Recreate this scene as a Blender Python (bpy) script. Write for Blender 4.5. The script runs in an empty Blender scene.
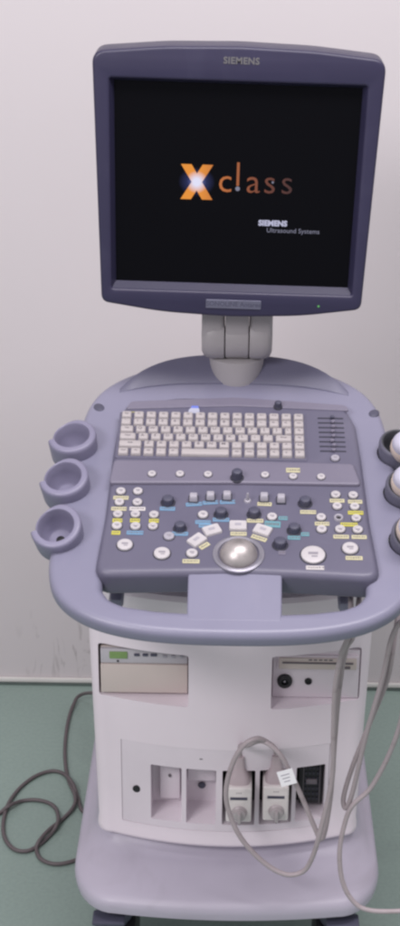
import bpy, bmesh, math, random
from mathutils import Matrix, Vector
random.seed(7)
S = bpy.context.scene
COL = S.collection
PI = math.pi
R = math.radians

# ------------------------------------------------------------------ camera, world, light, exposure
CAM_H, PITCH, FPX, ROLL, UC = 1.75, R(24), 1500.0, R(0.9), 233.0
cam = bpy.data.cameras.new('camera')
cam.sensor_fit = 'VERTICAL'
cam.sensor_height = 24.0
cam.lens = 24.0 * FPX / 926.0
cam.shift_x = (200.0 - UC) / 926.0
cam.clip_start, cam.clip_end = 0.05, 60.0
co = bpy.data.objects.new('camera', cam)
COL.objects.link(co)
co.matrix_world = Matrix.Translation((0, 0, CAM_H)) @ Matrix.Rotation(PI / 2 - PITCH, 4, 'X') @ Matrix.Rotation(ROLL, 4, 'Z')
S.camera = co

W = bpy.data.worlds.new('World')
S.world = W
W.use_nodes = True
W.node_tree.nodes['Background'].inputs[0].default_value = (0.97, 0.925, 0.985, 1)
W.node_tree.nodes['Background'].inputs[1].default_value = 0.54


def area(name, loc, target, sx, sy, power, color=(1, 1, 1)):
    l = bpy.data.lights.new(name, 'AREA')
    l.shape = 'RECTANGLE'
    l.size, l.size_y, l.energy, l.color = sx, sy, power, color
    o = bpy.data.objects.new(name, l)
    COL.objects.link(o)
    o.location = loc
    o.rotation_euler = (Vector(target) - Vector(loc)).to_track_quat('-Z', 'Y').to_euler()
    return o


area('ceiling_lamp', (0.3, 1.3, 2.75), (0.15, 1.95, 0.6), 1.7, 0.5, 39, (1.0, 0.955, 0.985))
area('ceiling_lamp', (-1.35, -0.1, 2.45), (0.1, 1.8, 0.6), 1.0, 0.6, 37, (1.0, 0.955, 0.985))
S.view_settings.view_transform = 'Standard'
S.view_settings.look = 'None'
S.view_settings.exposure = 0.0
S.view_settings.gamma = 1.0
S.cycles.filter_width = 2.5
S.cycles.max_bounces = 8


# ------------------------------------------------------------------ materials
def lin(c):
    def f(v):
        v /= 255.0
        return v / 12.92 if v <= 0.04045 else ((v + 0.055) / 1.055) ** 2.4
    return tuple(f(v) for v in c) + (1.0,)


WEAR = {'base_plastic': (0.22, 9, (124, 116, 124)), 'lilac_shell': (0.2, 8, (156, 150, 166)), 'slate_panel': (0.3, 12, (122, 118, 134)),
        'floor_vinyl': (0.35, 3, (104, 114, 110)), 'cable_grey': (0.5, 14, (126, 112, 112)), 'connector_white': (0.3, 30, (150, 138, 134)), 
        'bezel_plastic': (0.25, 10, (70, 68, 90))}


def plastic(name, rgb, rough=0.45, var=0.06, scale=9.0, bump=0.0, metallic=0.0, spec=0.5, coat=0.0):
    """plain moulded surface: slight mottling of colour and gloss, optional fine grain"""
    m = bpy.data.materials.new(name)
    m.use_nodes = True
    nt = m.node_tree
    N, L = nt.nodes, nt.links
    b = N['Principled BSDF']
    base = lin(rgb)
    tc = N.new('ShaderNodeTexCoord')
    n1 = N.new('ShaderNodeTexNoise')
    n1.inputs['Scale'].default_value = scale
    n1.inputs['Detail'].default_value = 5
    L.new(tc.outputs['Object'], n1.inputs['Vector'])
    rp = N.new('ShaderNodeValToRGB')
    rp.color_ramp.elements[0].position = 0.3
    rp.color_ramp.elements[1].position = 0.7
    rp.color_ramp.elements[0].color = tuple(v * (1 - var) for v in base[:3]) + (1,)
    rp.color_ramp.elements[1].color = tuple(min(1, v * (1 + var)) for v in base[:3]) + (1,)
    L.new(n1.outputs['Fac'], rp.inputs['Fac'])
    L.new(rp.outputs['Color'], b.inputs['Base Color'])
    mr = N.new('ShaderNodeMapRange')
    mr.inputs['To Min'].default_value = max(0.02, rough - 0.07)
    mr.inputs['To Max'].default_value = min(1, rough + 0.07)
    n2 = N.new('ShaderNodeTexNoise')
    n2.inputs['Scale'].default_value = scale * 3.1
    n2.inputs['Detail'].default_value = 6
    L.new(tc.outputs['Object'], n2.inputs['Vector'])
    L.new(n2.outputs['Fac'], mr.inputs['Value'])
    L.new(mr.outputs['Result'], b.inputs['Roughness'])
    b.inputs['Metallic'].default_value = metallic
    b.inputs['Specular IOR Level'].default_value = spec
    b.inputs['Coat Weight'].default_value = coat
    if name in WEAR:
        # faint scuffs and rubbed-in grime with shapes of their own
        amt, sc, tint = WEAR[name]
        mw = N.new('ShaderNodeMapping')
        mw.inputs['Scale'].default_value = (sc, sc * 0.8, sc * 3.5)
        mw.inputs['Rotation'].default_value = (0.3, 0.5, 0.2)
        L.new(tc.outputs['Object'], mw.inputs['Vector'])
        nw = N.new('ShaderNodeTexNoise')
        nw.inputs['Scale'].default_value = 1.0
        nw.inputs['Detail'].default_value = 8
        nw.inputs['Distortion'].default_value = 1.2
        L.new(mw.outputs['Vector'], nw.inputs['Vector'])
        rw = N.new('ShaderNodeMapRange')
        rw.inputs['From Min'].default_value = 0.56
        rw.inputs['From Max'].default_value = 0.78
        rw.inputs['To Max'].default_value = amt
        L.new(nw.outputs['Fac'], rw.inputs['Value'])
        mxw = N.new('ShaderNodeMix')
        mxw.data_type = 'RGBA'
        L.new(rw.outputs['Result'], mxw.inputs[0])
        L.new(rp.outputs['Color'], mxw.inputs[6])
        mxw.inputs[7].default_value = lin(tint)
        L.new(mxw.outputs[2], b.inputs['Base Color'])
    if bump:
        n3 = N.new('ShaderNodeTexNoise')
        n3.inputs['Scale'].default_value = 900
        L.new(tc.outputs['Object'], n3.inputs['Vector'])
        bp = N.new('ShaderNodeBump')
        bp.inputs['Strength'].default_value = bump
        bp.inputs['Distance'].default_value = 0.0004
        L.new(n3.outputs['Fac'], bp.inputs['Height'])
        L.new(bp.outputs['Normal'], b.inputs['Normal'])
    return m


def glow(name, rgb, strength):
    m = bpy.data.materials.new(name)
    m.use_nodes = True
    b = m.node_tree.nodes['Principled BSDF']
    b.inputs['Base Color'].default_value = (0.01, 0.01, 0.01, 1)
    b.inputs['Emission Color'].default_value = lin(rgb)
    b.inputs['Emission Strength'].default_value = strength
    return m


M = {
    'shell': plastic('lilac_shell', (127, 126, 146), 0.36, 0.04, 7, 0.25),
    'panel': plastic('slate_panel', (95, 93, 111), 0.42, 0.05, 9, 0.25),
    'cowl': plastic('cowl_shaded_plastic', (101, 100, 120), 0.42, 0.05, 9, 0.25),  # darker than the shell: the cowl's shading is put into this colour
    'band': plastic('band_plastic', (115, 111, 127), 0.42, 0.04, 9, 0.25),
    'cup': plastic('cup_plastic', (126, 123, 145), 0.42, 0.05, 12, 0.2),
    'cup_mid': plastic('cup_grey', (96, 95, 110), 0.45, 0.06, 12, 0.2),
    'cup_dark': plastic('cup_rubber', (62, 64, 70), 0.6, 0.08, 20, 0.3),
    'cabinet': plastic('cabinet_plastic', (230, 220, 227), 0.42, 0.035, 5, 0.2),
    'base': plastic('base_plastic', (178, 173, 187), 0.4, 0.05, 6, 0.2),
    'port': plastic('port_plastic', (222, 213, 220), 0.5, 0.05, 9, 0.2),
    'bezel': plastic('bezel_plastic', (46, 43, 68), 0.4, 0.05, 8, 0.25),
    'bezel_in': plastic('bezel_lip_plastic', (45, 43, 66), 0.38, 0.05, 8, 0.2),
    'neck': plastic('neck_plastic', (164, 160, 162), 0.45, 0.05, 14, 0.25),
    'plate': plastic('badge_metal', (112, 112, 130), 0.35, 0.06, 40, 0, 0.5),
    'plate_ink': plastic('badge_ink', (74, 74, 92), 0.5),
    'brand_ink': plastic('brand_ink', (100, 98, 100), 0.5),
    'key': plastic('key_ivory', (172, 166, 166), 0.5, 0.05, 30, 0.2),
    'ink': plastic('legend_ink', (104, 98, 104), 0.6),
    'button': plastic('button_white', (186, 182, 184), 0.42, 0.04, 60),
    'button_grey': plastic('button_grey', (160, 157, 166), 0.45, 0.05, 60),
    'glyph': plastic('glyph_grey', (136, 132, 140), 0.6),
    'marking': plastic('marking_grey', (150, 142, 146), 0.6),
    'dark': plastic('dark_rubber', (74, 74, 91), 0.5, 0.08, 40, 0.2),
    'black': plastic('black_plastic', (26, 26, 30), 0.45, 0.1, 40),
    'slot': plastic('slot_dark', (46, 46, 58), 0.6),  # dark grey of slider slots, control surrounds and socket contacts
    'yellow': plastic('label_yellow', (186, 180, 72), 0.55, 0.06, 300),
    'cream': plastic('label_cream', (188, 183, 148), 0.55, 0.06, 300),
    'blue': plastic('label_blue', (104, 142, 172), 0.55, 0.06, 300),
    'teal': plastic('label_teal', (98, 144, 154), 0.55, 0.06, 300),
    'white_l': plastic('label_white', (196, 192, 190), 0.55, 0.05, 300),
    'ball': plastic('trackball_metal', (186, 180, 178), 0.42, 0.12, 60, 0, 0.75),
    'ring': plastic('trackball_ring', (138, 136, 146), 0.35, 0.06, 60, 0, 0.4),
    'printer': plastic('printer_beige', (204, 192, 186), 0.5, 0.03, 9, 0.2),
    'printer_top': plastic('printer_strip', (188, 184, 190), 0.45, 0.03, 9),
    'cable': plastic('cable_grey', (170, 159, 162), 0.5, 0.05, 30),
    'boot': plastic('boot_grey', (182, 168, 172), 0.55, 0.05, 30),
    'conn': plastic('connector_white', (222, 216, 214), 0.4, 0.03, 30),
    'knob_metal': plastic('lock_knob', (180, 172, 174), 0.35, 0.08, 40, 0, 0.3),
    'tag': plastic('paper_tag', (240, 240, 242), 0.7, 0.02, 50),
    'cord': plastic('power_cord_rubber', (98, 90, 92), 0.5, 0.06, 30),
    'probe': plastic('probe_ivory', (208, 192, 180), 0.4, 0.03, 30),
    'lens': plastic('probe_lens', (184, 182, 198), 0.35, 0.03, 30),
    'led': glow('lit_key', (124, 138, 236), 1.0),
    'led_white': glow('lit_key_white', (206, 204, 226), 1.0),
    'led_soft': glow('power_light', (120, 220, 120), 0.5),
    'lcd': plastic('printer_display', (126, 156, 96), 0.35, 0.1, 60),
    'white_text': glow('screen_white', (178, 178, 204), 1.0),
    'dim_text': glow('screen_dim', (118, 118, 138), 1.0),
}


def screen_material():
    m = bpy.data.materials.new('dark_screen')
    m.use_nodes = True
    N, L = m.node_tree.nodes, m.node_tree.links
    b = N['Principled BSDF']
    b.inputs['Base Color'].default_value = (0.003, 0.003, 0.004, 1)
    b.inputs['Roughness'].default_value = 0.28
    b.inputs['Specular IOR Level'].default_value = 0.03
    tc = N.new('ShaderNodeTexCoord')
    mp = N.new('ShaderNodeMapping')
    mp.inputs['Location'].default_value = (0.0535 / 0.032, 0, 0.0)
    mp.inputs['Scale'].default_value = (1 / 0.032, 0, 1 / 0.026)
    L.new(tc.outputs['Object'], mp.inputs['Vector'])
    ln = N.new('ShaderNodeVectorMath')
    ln.operation = 'LENGTH'
    L.new(mp.outputs['Vector'], ln.inputs[0])
    rp = N.new('ShaderNodeValToRGB')
    rp.color_ramp.elements[0].color = (0.16, 0.19, 0.5, 1)
    rp.color_ramp.elements[1].color = (0.0015, 0.0015, 0.002, 1)
    rp.color_ramp.elements[1].position = 0.8
    e = rp.color_ramp.elements.new(0.42)
    e.color = (0.022, 0.027, 0.085, 1)
    L.new(ln.outputs['Value'], rp.inputs['Fac'])
    L.new(rp.outputs['Color'], b.inputs['Emission Color'])
    b.inputs['Emission Strength'].default_value = 1.0
    return m


def logo_material():
    """the big letter is orange with a white flare in its middle; the rest fades to brown along the word"""
    m = bpy.data.materials.new('screen_orange')
    m.use_nodes = True
    N, L = m.node_tree.nodes, m.node_tree.links
    b = N['Principled BSDF']
    b.inputs['Base Color'].default_value = (0.006, 0.006, 0.008, 1)
    tc = N.new('ShaderNodeTexCoord')
    sp = N.new('ShaderNodeSeparateXYZ')
    L.new(tc.outputs['Object'], sp.inputs['Vector'])
    mr = N.new('ShaderNodeMapRange')
    mr.inputs['From Min'].default_value = -0.05
    mr.inputs['From Max'].default_value = 0.078
    L.new(sp.outputs['X'], mr.inputs['Value'])
    fade = N.new('ShaderNodeValToRGB')
    cr = fade.color_ramp
    cr.elements[0].color = lin((226, 140, 36))
    cr.elements[1].color = lin((62, 28, 22))
    for p, c in ((0.2, (186, 104, 40)), (0.5, (138, 72, 36)), (0.75, (96, 46, 26))):
        e = cr.elements.new(p)
        e.color = lin(c)
    L.new(mr.outputs['Result'], fade.inputs['Fac'])
    mp = N.new('ShaderNodeMapping')
    mp.inputs['Location'].default_value = (0.0535 / 0.016, 0, 0.0)
    mp.inputs['Scale'].default_value = (1 / 0.016, 0, 1 / 0.016)
    L.new(tc.outputs['Object'], mp.inputs['Vector'])
    ln = N.new('ShaderNodeVectorMath')
    ln.operation = 'LENGTH'
    L.new(mp.outputs['Vector'], ln.inputs[0])
    fl = N.new('ShaderNodeValToRGB')
    fl.color_ramp.elements[0].color = (1, 1, 1, 1)
    fl.color_ramp.elements[0].position = 0.3
    fl.color_ramp.elements[1].color = (0, 0, 0, 1)
    fl.color_ramp.elements[1].position = 1.0
    L.new(ln.outputs['Value'], fl.inputs['Fac'])
    mx = N.new('ShaderNodeMix')
    mx.data_type = 'RGBA'
    L.new(fl.outputs['Color'], mx.inputs[0])
    L.new(fade.outputs['Color'], mx.inputs[6])
    mx.inputs[7].default_value = (0.72, 0.72, 0.9, 1)
    L.new(mx.outputs[2], b.inputs['Emission Color'])
    b.inputs['Emission Strength'].default_value = 1.0
    return m


M['screen'] = screen_material()
M['logo'] = logo_material()


def wall_material():
    m = plastic('wall_paint', (206, 200, 202), 0.55, 0.02, 1.2, 0.5)
    N, L = m.node_tree.nodes, m.node_tree.links
    b = N['Principled BSDF']
    src = b.inputs['Base Color'].links[0].from_socket
    tc = N.new('ShaderNodeTexCoord')
    # scuffs: thin warped streaks low on the wall beside the machine
    mp = N.new('ShaderNodeMapping')
    mp.inputs['Scale'].default_value = (26, 1, 9)
    mp.inputs['Rotation'].default_value = (0, R(28), 0)
    L.new(tc.outputs['Object'], mp.inputs['Vector'])
    nz = N.new('ShaderNodeTexNoise')
    nz.inputs['Scale'].default_value = 1.0
    nz.inputs['Detail'].default_value = 4
    nz.inputs['Distortion'].default_value = 1.6
    L.new(mp.outputs['Vector'], nz.inputs['Vector'])
    rp = N.new('ShaderNodeValToRGB')
    rp.color_ramp.elements[0].position = 0.56
    rp.color_ramp.elements[1].position = 0.74
    L.new(nz.outputs['Fac'], rp.inputs['Fac'])
    dm = N.new('ShaderNodeMapping')
    dm.inputs['Location'].default_value = (0.345 / 0.13, 0, -0.085 / 0.12)
    dm.inputs['Scale'].default_value = (1 / 0.13, 0, 1 / 0.12)
    L.new(tc.outputs['Object'], dm.inputs['Vector'])
    ln = N.new('ShaderNodeVectorMath')
    ln.operation = 'LENGTH'
    L.new(dm.outputs['Vector'], ln.inputs[0])
    mk = N.new('ShaderNodeMapRange')
    mk.inputs['From Min'].default_value = 1.0
    mk.inputs['From Max'].default_value = 0.4
    L.new(ln.outputs['Value'], mk.inputs['Value'])
    mu = N.new('ShaderNodeMath')
    mu.operation = 'MULTIPLY'
    L.new(rp.outputs['Color'], mu.inputs[0])
    L.new(mk.outputs['Result'], mu.inputs[1])
    m2 = N.new('ShaderNodeMath')
    m2.operation = 'MULTIPLY'
    m2.inputs[1].default_value = 0.8
    L.new(mu.outputs['Value'], m2.inputs[0])
    mx = N.new('ShaderNodeMix')
    mx.data_type = 'RGBA'
    L.new(m2.outputs['Value'], mx.inputs[0])
    L.new(src, mx.inputs[6])
    mx.inputs[7].default_value = lin((128, 120, 120))
    L.new(mx.outputs[2], b.inputs['Base Color'])
    return m


def floor_material():
    m = plastic('floor_vinyl', (141, 160, 152), 0.4, 0.05, 1.6, 0.2)
    N, L = m.node_tree.nodes, m.node_tree.links
    b = N['Principled BSDF']
    src = b.inputs['Base Color'].links[0].from_socket
    tc = N.new('ShaderNodeTexCoord')
    nz = N.new('ShaderNodeTexNoise')
    nz.inputs['Scale'].default_value = 140
    nz.inputs['Detail'].default_value = 3
    L.new(tc.outputs['Object'], nz.inputs['Vector'])
    rp = N.new('ShaderNodeValToRGB')
    rp.color_ramp.elements[0].position = 0.35
    rp.color_ramp.elements[0].color = (0.95, 0.95, 0.95, 1)
    rp.color_ramp.elements[1].position = 0.62
    rp.color_ramp.elements[1].color = (1.03, 1.03, 1.03, 1)
    L.new(nz.outputs['Fac'], rp.inputs['Fac'])
    mx = N.new('ShaderNodeMix')
    mx.data_type = 'RGBA'
    mx.blend_type = 'MULTIPLY'
    mx.inputs[0].default_value = 1
    L.new(src, mx.inputs[6])
    L.new(rp.outputs['Color'], mx.inputs[7])
    L.new(mx.outputs[2], b.inputs['Base Color'])
    return m


M['wall'] = wall_material()
M['floor'] = floor_material()
M['skirt'] = plastic('skirting_paint', (214, 212, 208), 0.45, 0.04, 10)
M['joint'] = plastic('floor_joint', (92, 104, 100), 0.6, 0.1, 30)

# ------------------------------------------------------------------ mesh helpers
WORLD = {}


def finish(bm, angle=32):
    a = R(angle)
    for f in bm.faces:
        f.smooth = True
    for e in bm.edges:
        e.smooth = not (len(e.link_faces) == 2 and e.calc_face_angle(0) > a)


def obj(name, bm, mats, parent=None, world=None, angle=32, recalc=True):
    """links one bmesh (built in the object's own frame) as ONE mesh object; world = its placement"""
    if recalc:
        bmesh.ops.recalc_face_normals(bm, faces=bm.faces)
    finish(bm, angle)
    me = bpy.data.meshes.new(name)
    bm.to_mesh(me)
    bm.free()
    if not isinstance(mats, (list, tuple)):
        mats = [mats]
    for m in mats:
        me.materials.append(M[m])
    o = bpy.data.objects.new(name, me)
    COL.objects.link(o)
    place(o, parent, world)
    return o


def place(o, parent=None, world=None):
    world = world or Matrix.Identity(4)
    WORLD[o.name] = world
    if parent:
        o.parent = parent
        o.matrix_parent_inverse = Matrix.Identity(4)
        o.matrix_basis = WORLD[parent.name].inverted() @ world
    else:
        o.matrix_basis = world


def thing(name, label, cat, loc, group=None):
    o = bpy.data.objects.new(name, None)
    o.empty_display_size = 0.05
    COL.objects.link(o)
    place(o, None, Matrix.Translation(loc))
    tag(o, label, cat, group)
    return o


def tag(o, label=None, cat=None, group=None, kind=None):
    for k, v in (('label', label), ('category', cat), ('group', group), ('kind', kind)):
        if v:
            o[k] = v


def T(x, y, z):
    return Matrix.Translation((x, y, z))


def box(bm, c, s, bev=0.0, seg=2, mi=0, rot=None):
    r = bmesh.ops.create_cube(bm, size=1.0)
    vs = r['verts']
    mat = T(*c) @ (rot or Matrix.Identity(4)) @ Matrix.Diagonal((s[0], s[1], s[2], 1))
    bmesh.ops.transform(bm, matrix=mat, verts=vs)
    fs = list({f for v in vs for f in v.link_faces})
    for f in fs:
        f.material_index = mi
    if bev > 0:
        es = list({e for v in vs for e in v.link_edges})
        bmesh.ops.bevel(bm, geom=es, offset=bev, segments=seg, affect='EDGES', profile=0.5, material=mi)
    return bm


def lathe(bm, prof, n=24, mi=0, mat=None, ex=1.0, ey=1.0):
    """profile of (radius, height) turned about local Z, ends closed"""
    rings = []
    mat = mat or Matrix.Identity(4)
    for r, z in prof:
        if r < 1e-6:
            rings.append([bm.verts.new(mat @ Vector((0, 0, z)))])
        else:
            rings.append([bm.verts.new(mat @ Vector((r * ex * math.cos(2 * PI * k / n), r * ey * math.sin(2 * PI * k / n), z))) for k in range(n)])
    for a, b in zip(rings, rings[1:]):
        for k in range(n):
            k2 = (k + 1) % n
            if len(a) == 1 and len(b) == 1:
                continue
            if len(a) == 1:
                f = bm.faces.new((a[0], b[k], b[k2]))
            elif len(b) == 1:
                f = bm.faces.new((a[k], a[k2], b[0]))
            else:
                f = bm.faces.new((a[k], a[k2], b[k2], b[k]))
            f.material_index = mi
    return bm


def loft(bm, rings, cap0=True, cap1=True, mi=0):
    vr = [[bm.verts.new(p) for p in r] for r in rings]
    n = len(vr[0])
    for a, b in zip(vr, vr[1:]):
        for k in range(n):
            f = bm.faces.new((a[k], a[(k + 1) % n], b[(k + 1) % n], b[k]))
            f.material_index = mi
    if cap0:
        bm.faces.new(vr[0]).material_index = mi
    if cap1:
        bm.faces.new(list(reversed(vr[-1]))).material_index = mi
    return bm


def catmull(pts, n=8, closed=False):
    P = [Vector(p) for p in pts]
    out = []
    m = len(P)
    rng = range(m) if closed else range(m - 1)
    for i in rng:
        if closed:
            p0, p1, p2, p3 = P[(i - 1) % m], P[i], P[(i + 1) % m], P[(i + 2) % m]
        else:
            p1, p2 = P[i], P[i + 1]
            p0 = P[i - 1] if i > 0 else p1 * 2 - p2
            p3 = P[i + 2] if i + 2 < m else p2 * 2 - p1
        for k in range(n):
            t = k / n
            out.append(0.5 * ((2 * p1) + (p2 - p0) * t + (2 * p0 - 5 * p1 + 4 * p2 - p3) * t * t + (3 * p1 - p0 - 3 * p2 + p3) * t ** 3))
    if not closed:
        out.append(P[-1])
    return out


def tube(bm, pts, r, n=10, mi=0, smooth=8, radii=None):
    path = catmull(pts, smooth) if smooth > 1 else [Vector(p) for p in pts]
    m = len(path)
    tan = [(path[min(i + 1, m - 1)] - path[max(i - 1, 0)]).normalized() for i in range(m)]
    ref = Vector((0, 0, 1)) if abs(tan[0].z) < 0.9 else Vector((1, 0, 0))
    nrm = (ref - tan[0] * ref.dot(tan[0])).normalized()
    rings = []
    for i in range(m):
        nrm = (nrm - tan[i] * nrm.dot(tan[i])).normalized()
        bi = tan[i].cross(nrm)
        rr = r if radii is None else r * (radii[0] + (radii[1] - radii[0]) * i / (m - 1))
        rings.append([path[i] + nrm * (rr * math.cos(2 * PI * k / n)) + bi * (rr * math.sin(2 * PI * k / n)) for k in range(n)])
    return loft(bm, rings, mi=mi)


def rpoly(pts, rad, n=6):
    """closed 2-D polygon with rounded corners; rad = number or list"""
    m = len(pts)
    out = []
    for i in range(m):
        r = rad[i] if isinstance(rad, (list, tuple)) else rad
        p = Vector(pts[i][:2]).to_3d()
        a = Vector(pts[i - 1][:2]).to_3d() - p
        b = Vector(pts[(i + 1) % m][:2]).to_3d() - p
        la, lb = a.length, b.length
        a.normalize()
        b.normalize()
        ang = a.angle(b)
        if r <= 0 or ang > PI - 0.03:
            out.append((p.x, p.y))
            continue
        d = min(r / math.tan(ang / 2), la * 0.48, lb * 0.48)
        p0, p1 = p + a * d, p + b * d
        for k in range(n + 1):
            t = k / n
            q = p0 * (1 - t) ** 2 + p * 2 * t * (1 - t) + p1 * t * t
            out.append((q.x, q.y))
    return out


def slab(outlines, z0, z1, bev, res=3):
    """bmesh slab from closed 2-D outlines (later ones are holes), rounded edges"""
    cu = bpy.data.curves.new('tmp', 'CURVE')
    cu.dimensions = '2D'
    cu.fill_mode = 'BOTH'
    cu.bevel_depth = bev
    cu.offset = -bev
    cu.bevel_resolution = res
    cu.extrude = max(1e-5, (z1 - z0) / 2 - bev)
    for o in outlines:
        sp = cu.splines.new('POLY')
        sp.points.add(len(o) - 1)
        for p, q in zip(sp.points, o):
            p.co = (q[0], q[1], 0, 1)
        sp.use_cyclic_u = True
    bm = curve_bm(cu)
    bmesh.ops.translate(bm, verts=bm.verts, vec=(0, 0, (z0 + z1) / 2))
    bmesh.ops.remove_doubles(bm, verts=bm.verts, dist=1e-5)
    return bm


def curve_bm(cu):
    o = bpy.data.objects.new('tmp', cu)
    COL.objects.link(o)
    dg = bpy.context.evaluated_depsgraph_get()
    me = bpy.data.meshes.new_from_object(o.evaluated_get(dg))
    bm = bmesh.new()
    bm.from_mesh(me)
    bpy.data.objects.remove(o)
    bpy.data.curves.remove(cu)
    bpy.data.meshes.remove(me)
    return bm


def text_into(bm, s, size, mat, mi=0, bold=0.0, ext=0.0002, align='CENTER', spacing=1.0):
    cu = bpy.data.curves.new('tmp', 'FONT')
    cu.body = s
    cu.size = size
    cu.align_x = align
    cu.align_y = 'CENTER'
    cu.extrude = ext
    cu.offset = bold
    cu.space_character = spacing
    cu.resolution_u = 3
    t = curve_bm(cu)
    t.transform(mat)
    for f in t.faces:
        f.material_index = mi
    me = bpy.data.meshes.new('tmp')
    t.to_mesh(me)
    t.free()
    n0 = len(bm.faces)
    bm.from_mesh(me)
    bm.faces.ensure_lookup_table()
    for f in bm.faces[n0:]:
        f.material_index = mi
    bpy.data.meshes.remove(me)


def boolean(bm, cutters):
    """bm minus the cutters"""
    me = bpy.data.meshes.new('tmp')
    bmesh.ops.recalc_face_normals(bm, faces=bm.faces)
    bm.to_mesh(me)
    bm.free()
    o = bpy.data.objects.new('tmp', me)
    COL.objects.link(o)
    tmp = [o]
    for c in cutters:
        bmesh.ops.recalc_face_normals(c, faces=c.faces)
        mc = bpy.data.meshes.new('tmp')
        c.to_mesh(mc)
        c.free()
        oc = bpy.data.objects.new('tmp', mc)
        COL.objects.link(oc)
        tmp.append(oc)
        md = o.modifiers.new('b', 'BOOLEAN')
        md.object = oc
        md.operation = 'DIFFERENCE'
        md.solver = 'EXACT'
    dg = bpy.context.evaluated_depsgraph_get()
    res = bpy.data.meshes.new_from_object(o.evaluated_get(dg))
    out = bmesh.new()
    out.from_mesh(res)
    bpy.data.meshes.remove(res)
    for q in tmp:
        bpy.data.objects.remove(q)
    return out


def cutbox(x0, x1, y0, y1, z0, z1, bev=0.0):
    b = bmesh.new()
    box(b, ((x0 + x1) / 2, (y0 + y1) / 2, (z0 + z1) / 2), (x1 - x0, y1 - y0, z1 - z0), bev)
    return b


# ------------------------------------------------------------------ the deck's sloping plane and measured points
AL = R(17)
DY, DZ = 1.742, 0.82
DECK = T(0, DY, DZ) @ Matrix.Rotation(AL, 4, 'X')


def ray(u, v):
    a, b = u - UC, v - 463.0
    u2 = a * math.cos(ROLL) + b * math.sin(ROLL)
    v2 = -a * math.sin(ROLL) + b * math.cos(ROLL)
    dx, dy = u2 / FPX, -v2 / FPX
    return Vector((dx, math.cos(PITCH) + dy * math.sin(PITCH), -math.sin(PITCH) + dy * math.cos(PITCH)))


def on_deck(u, v, n=0.0):
    """measured point -> metres (across, up the slope) on the deck plane raised by n"""
    d = ray(u, v)
    ny, nz = -math.sin(AL), math.cos(AL)
    t = (n + ny * DY + nz * (DZ - CAM_H)) / (ny * d.y + nz * d.z)
    y, z = d.y * t, CAM_H + d.z * t
    return (d.x * t, (y - DY) * math.cos(AL) + (z - DZ) * math.sin(AL))


def at_y(u, v, y):
    d = ray(u, v)
    t = y / d.y
    return Vector((d.x * t, y, CAM_H + d.z * t))


def at_z(u, v, z):
    d = ray(u, v)
    t = (z - CAM_H) / d.z
    return Vector((d.x * t, d.y * t, z))


# ------------------------------------------------------------------ setting
WALL_Y = 2.752
bm = bmesh.new()
box(bm, (0, 1.0, -0.05), (9, 3.49 + 6, 0.1))
fl = obj('floor', bm, 'floor')
tag(fl, kind='structure')
bm = bmesh.new()
box(bm, (0, 0.1, 0), (9, 0.2, 3.4))
bmesh.ops.translate(bm, verts=bm.verts, vec=(0, 0, 1.7))
wl = obj('wall', bm, 'wall', None, T(0, WALL_Y, 0.0005))
tag(wl, kind='structure')
bm = bmesh.new()
box(bm, (0, -0.004, 0.0105), (9, 0.008, 0.011), 0.003)
obj('skirting_board', bm, 'skirt', wl, T(0, WALL_Y - 0.0005, 0.0005))
bm = bmesh.new()
box(bm, (0, -0.005, 0.0025), (9, 0.01, 0.0045))
obj('floor_joint', bm, 'joint', wl, T(0, WALL_Y - 0.0005, 0.0005))

# ------------------------------------------------------------------ the ultrasound machine
mach = thing('ultrasound_machine', 'lilac and grey ultrasound machine on a wheeled base, dark blue monitor switched on', 'medical scanner', (0, 2.1, 0))


def yfront(x):
    return 1.864 + 1.0 * x * x


def cab_ring(z, hw, dy=0.0, back=2.42, cr=0.024):
    pts = []
    n = 24
    xc = hw - cr
    yc = yfront(xc) + dy
    for k in range(n + 1):
        x = -xc + 2 * xc * k / n
        pts.append((x, yfront(x) + dy, z))
    for k in range(1, 7):
        a = k / 6 * PI / 2
        pts.append((xc + cr * math.sin(a), yc + cr * (1 - math.cos(a)), z))
    pts += [(hw, yc + cr + 0.15, z), (hw, back - 0.05, z), (hw - 0.05, back, z), (-hw + 0.05, back, z), (-hw, back - 0.05, z), (-hw, yc + cr + 0.15, z)]
    for k in range(1, 7):
        a = PI / 2 - (k - 1) / 6 * PI / 2
        pts.append((-xc - cr * math.sin(a), yc + cr * (1 - math.cos(a)), z))
    return pts


bm = bmesh.new()
loft(bm, [cab_ring(z, hw, dy) for z, hw, dy in (
    (0.272, 0.1995, 0.006), (0.2745, 0.2015, 0.0005), (0.279, 0.202, -0.002), (0.286, 0.202, -0.0015), (0.292, 0.2005, 0), (0.36, 0.202, 0), (0.52, 0.206, 0), (0.645, 0.209, 0), (0.668, 0.2105, -0.002), (0.69, 0.216, -0.008), (0.705, 0.218, -0.01), (0.712, 0.215, -0.006))])
bays = [cutbox(-0.194, -0.060, 1.7, 2.2, 0.524, 0.6125, 0.004),
        cutbox(0.061, 0.193, 1.7, 1.907, 0.522, 0.6125, 0.004),
        cutbox(-0.162, 0.153, 1.7, 1.96, 0.3025, 0.452, 0.0015)]
bm = boolean(bm, bays)
cab = obj('cabinet', bm, 'cabinet', mach, angle=28)

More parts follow.
